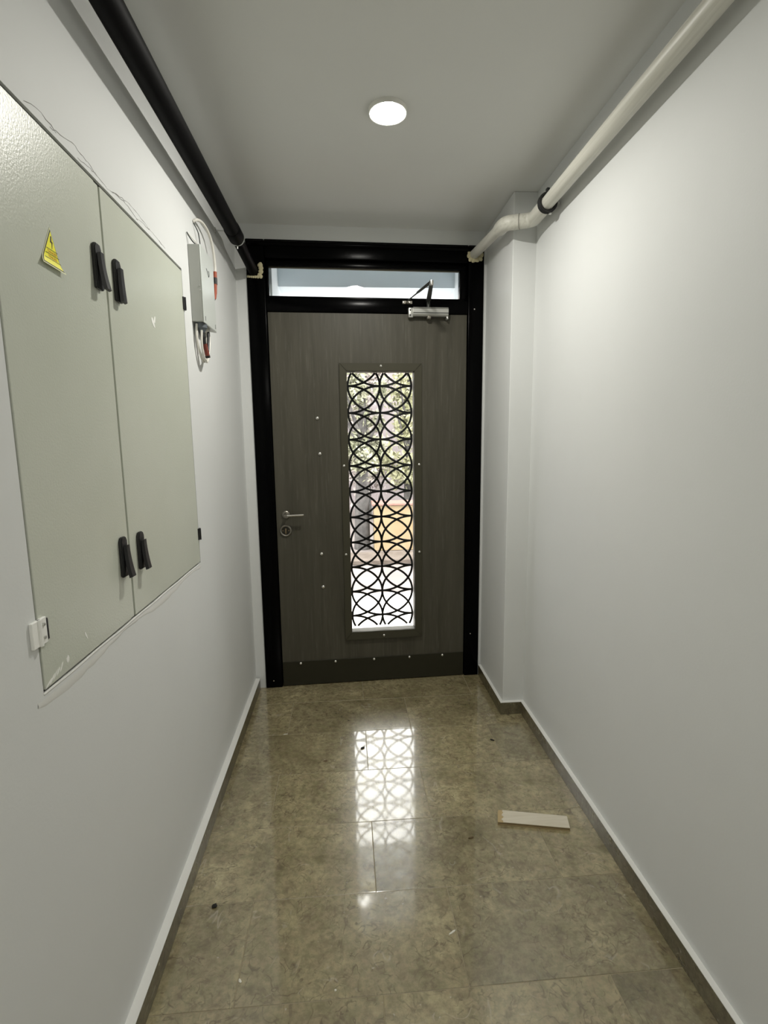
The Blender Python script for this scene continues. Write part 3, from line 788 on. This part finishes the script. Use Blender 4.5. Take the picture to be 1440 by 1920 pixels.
wbuild(MB().sweep(curve([(gx + .002, gy + .084, zb - .012), (gx + .003, gy + .074, zb - .050), (gx + .003, gy + .056, zb - .096)], 6), .0052, 10), 'dark_lead', M['tape'], lc)

# ------------------------------------------------------------------ board offcut and crumbs on the floor
bd = tag(empty('board_offcut', (.66, 1.655, 0)), 'off-white laminate board offcut with a torn end lying on the stone floor', 'board')
TZ = .013
q = [(.533, 1.650), (.783, 1.597), (.797, 1.655), (.551, 1.710)]      # face corners: near-left, near-right, far-right, far-left
v0, v1, v2, v3 = [Vector((a, b, 0)) for a, b in q]
def on(u, w): return v0.lerp(v1, u).lerp(v3.lerp(v2, u), w)
core = MB().prism([on(-.012, 0), on(1, 0), on(1, 1), on(-.012, 1)], (0, 0, .0055))
wbuild(core, 'core_lower', M['fibre'], bd, False)
wbuild(MB().prism([on(-.004, .05) + Vector((0, 0, .0055)), on(.998, .05) + Vector((0, 0, .0055)), on(.998, .99) + Vector((0, 0, .0055)), on(.0, .99) + Vector((0, 0, .0055))], (0, 0, .0035)), 'groove', M['fibre_dark'], bd, False)
wbuild(MB().prism([on(-.012, 0) + Vector((0, 0, .009)), on(1, 0) + Vector((0, 0, .009)), on(1, 1) + Vector((0, 0, .009)), on(-.006, 1) + Vector((0, 0, .009))], (0, 0, .0028)), 'core_upper', M['fibre'], bd, False)
jag = [on(.058 + .012 * math.sin(i * 2.1) + .008 * math.cos(i * 4.7), i / 9) for i in range(10)]
wbuild(MB().prism([p + Vector((0, 0, .0118)) for p in [on(1, 0), on(1, 1)] + list(reversed(jag))], (0, 0, .0012)), 'white_face', M['plank'], bd, False)

def crumb(name, x, y_, ln, w, h, ang, m, label, cat):
    o = MB(); b = bmesh.ops.create_icosphere(o.bm, subdivisions=2, radius=1)
    for v in b['verts']:
        k = random.uniform(.75, 1.15)
        px, py = v.co.x * ln * k, v.co.y * w * k
        v.co = Vector((px * math.cos(ang) - py * math.sin(ang), px * math.sin(ang) + py * math.cos(ang), max(0, (v.co.z + .8) * h * k * .6)))
    o = o.build(name, M[m]); o.location = (x, y_, 0); tag(o, label, cat)
crumb('debris_crumb', .044, 2.166, .011, .006, .006, .5, 'crumb', 'black crumb lying in the window reflection on the floor', 'debris')
crumb('debris_crumb', .662, 2.172, .013, .005, .005, -.6, 'crumb', 'black sliver on the floor in front of the column', 'debris')
crumb('debris_crumb', -.439, 1.401, .009, .007, .008, .3, 'crumb', 'black crumb on the floor beside the left skirting', 'debris')
crumb('debris_crumb', -.124, 2.087, .010, .009, .0015, 0, 'fibre_dark', 'flat brown spot on the floor left of the window reflection', 'debris')
crumb('debris_crumb', .416, 1.598, .012, .004, .003, .2, 'fibre_dark', 'brown splinter on the floor left of the board offcut', 'debris')
crumb('plaster_chip', .276, 1.258, .014, .003, .002, .5, 'chip', 'thin white curved chip lying on a tile joint', 'debris')
crumb('plaster_chip', -.33, 2.313, .012, .003, .002, .2, 'chip', 'white chip on the floor near the door hinge side tiles', 'debris')
crumb('plaster_chip', -.315, 1.174, .007, .003, .002, -1.0, 'chip', 'small white chip on the floor near the left skirting', 'debris')
crumb('plaster_chip', -.06, 1.13, .003, .003, .002, 0, 'chip', 'tiny white speck on a tile joint of the floor', 'debris')

# ------------------------------------------------------------------ outside: porch, pavement, wall, trees
pf = tag(MB().box((-3.0, 3.02, -.25), (4.0, 4.6, -.015)).build('floor_porch', M['porch_floor']), 'pale paved porch floor outside the door', 'floor', kind='structure')
tag(MB().box((-14, 4.6, -.45), (16, 22, -.16)).build('ground', M['street']), 'pale pinkish paved ground outside', 'ground', kind='structure')
tag(MB().box((-1.0, 2.92, H + 1.07), (1.4, 4.40, H + 1.25)).build('ceiling_porch', M['porch_white']), 'white porch ceiling outside the door', 'ceiling', kind='structure')
tag(MB().box((-.395, 3.28, .285 * 3.28 + H), (.70, 3.46, H + 1.08)).build('ceiling_beam', M['porch_grey']), 'blue grey beam under the porch ceiling', 'beam', kind='structure')
tag(MB().box((-.62, 3.0, -.02), (-.395, 3.5, H + 1.08)).build('wall_porch_left', M['porch_white']), 'white porch pier left of the door outside', 'wall', kind='structure')
tag(MB().box((.70, 3.0, -.02), (1.0, 3.5, H + 1.08)).build('wall_porch_right', M['porch_white']), 'white porch pier right of the door outside', 'wall', kind='structure')
downlight(.06, 3.79, H + 1.07, 'lit round lamp on the porch ceiling seen through the transom', .05, 'porch_diffuser')

kb = tag(MB().box((-8, 6.25, -.16), (10, 6.75, -.10), .01, 2).build('kerb', M['kerb']), 'weathered brown kerb across the paving outside', 'kerb', kind='structure')
gw = tag(empty('garden_wall', (.37, 7.1, -.16)), 'low ochre yellow garden wall with faded red coping', 'wall')
wbuild(MB().box((.37, 7.05, -.16), (5.5, 7.30, .50), .01, 1), 'rendered_wall', M['ochre'], gw, False)
wbuild(MB().box((.34, 7.00, .50), (5.53, 7.35, .535), .008, 2), 'coping', M['terracotta'], gw, False)
tag(MB().box((-9, 11.5, -.2), (12, 11.8, 3.6)).build('wall_outside', M['pinkwall']), 'faded lilac rendered boundary wall behind the trees', 'wall', kind='structure')

def leaves(name, m, par, n, fn, size, seed):
    rnd = random.Random(seed); vs = []; fs = []
    for _ in range(n):
        c = Vector(fn(rnd)); s = size * rnd.uniform(.6, 1.35)
        d = Vector((rnd.gauss(0, 1), rnd.gauss(0, 1), rnd.gauss(-.3, .8))).normalized()
        u = d.cross(Vector((rnd.gauss(0, 1), rnd.gauss(0, 1), rnd.gauss(0, 1)))).normalized(); w = d.cross(u)
        i = len(vs)
        vs += [c - d * s, c + u * s * .42 + w * s * .1, c + d * s, c - u * s * .42 + w * s * .1]
        fs.append((i, i + 1, i + 2, i + 3))
    me = bpy.data.meshes.new(name); me.from_pydata(vs, [], fs)
    o = link(name, me, m, par); o['kind'] = 'stuff'
    root = par
    base = Vector(root.location)
    for v in me.vertices: v.co -= base
    return o
def tree(x, y_, h, r, m, n, label, lean=.0, tr=.09, size=.075, low=.25, seed=1):
    o = tag(empty('tree', (x, y_, -.16)), label, 'tree', 'trees outside the door')
    rnd = random.Random(seed)
    tp = curve([(x, y_, -.16), (x + lean * .3, y_, h * .25), (x + lean * .6, y_ + .05, h * .5), (x + lean, y_, h * .8)], 5)
    wbuild(MB().sweep(tp, [tr * (1 - .6 * i / (len(tp) - 1)) for i in range(len(tp))], 12), 'trunk', M['bark'], o)
    for k in range(5):
        a = rnd.uniform(0, 6.28); z0 = h * rnd.uniform(.35, .6)
        wbuild(MB().sweep(curve([(x + lean * .5, y_, z0), (x + lean * .6 + r * .4 * math.cos(a), y_ + r * .4 * math.sin(a), z0 + .3), (x + lean * .7 + r * .8 * math.cos(a), y_ + r * .8 * math.sin(a), z0 + .7)], 4), [.03, .028, .026, .024, .022, .02, .016, .012, .008], 8), 'branch', M['bark'], o)
    cl_ = lambda g: max(-1.0, min(1.0, g))
    clumps = [(cl_(rnd.gauss(0, .5)) * r * .7, cl_(rnd.gauss(0, .5)) * r * .7, rnd.uniform(low, 1.0) * h) for _ in range(26)]
    def fn(q):
        c = q.choice(clumps); k = r * .12
        return (x + lean * .7 + c[0] + cl_(q.gauss(0, 1.0) / 2) * 2 * k, y_ + c[1] + cl_(q.gauss(0, 1.0) / 2) * 2 * k, max(.0, c[2] + q.gauss(0, k * 1.6)))
    leaves('foliage', m, o, n, fn, size, seed)
tree(.20, 7.25, 2.6, .42, M['leafB'], 2400, 'grey barked tree beside the end of the ochre wall', .04, .12, .05, .40, 11)
tree(1.02, 8.55, 3.2, .62, M['leafA'], 3000, 'yellow green bushy tree behind the ochre wall', .04, .07, .055, .22, 12)
tree(-.42, 8.55, 3.4, .66, M['leafA'], 3000, 'yellow green tree left of the grey barked tree', -.04, .07, .055, .2, 13)
tree(.40, 10.2, 3.8, .85, M['leafC'], 4200, 'pale dry leaved tree in front of the lilac wall', .0, .09, .06, .15, 14)
tree(2.45, 10.2, 3.6, .9, M['leafB'], 3000, 'grey green tree further along behind the ochre wall', .0, .09, .065, .2, 15)
tree(-1.75, 10.2, 3.6, .9, M['leafB'], 3000, 'grey green tree beyond the end of the ochre wall by the lilac wall', .0, .09, .065, .2, 16)
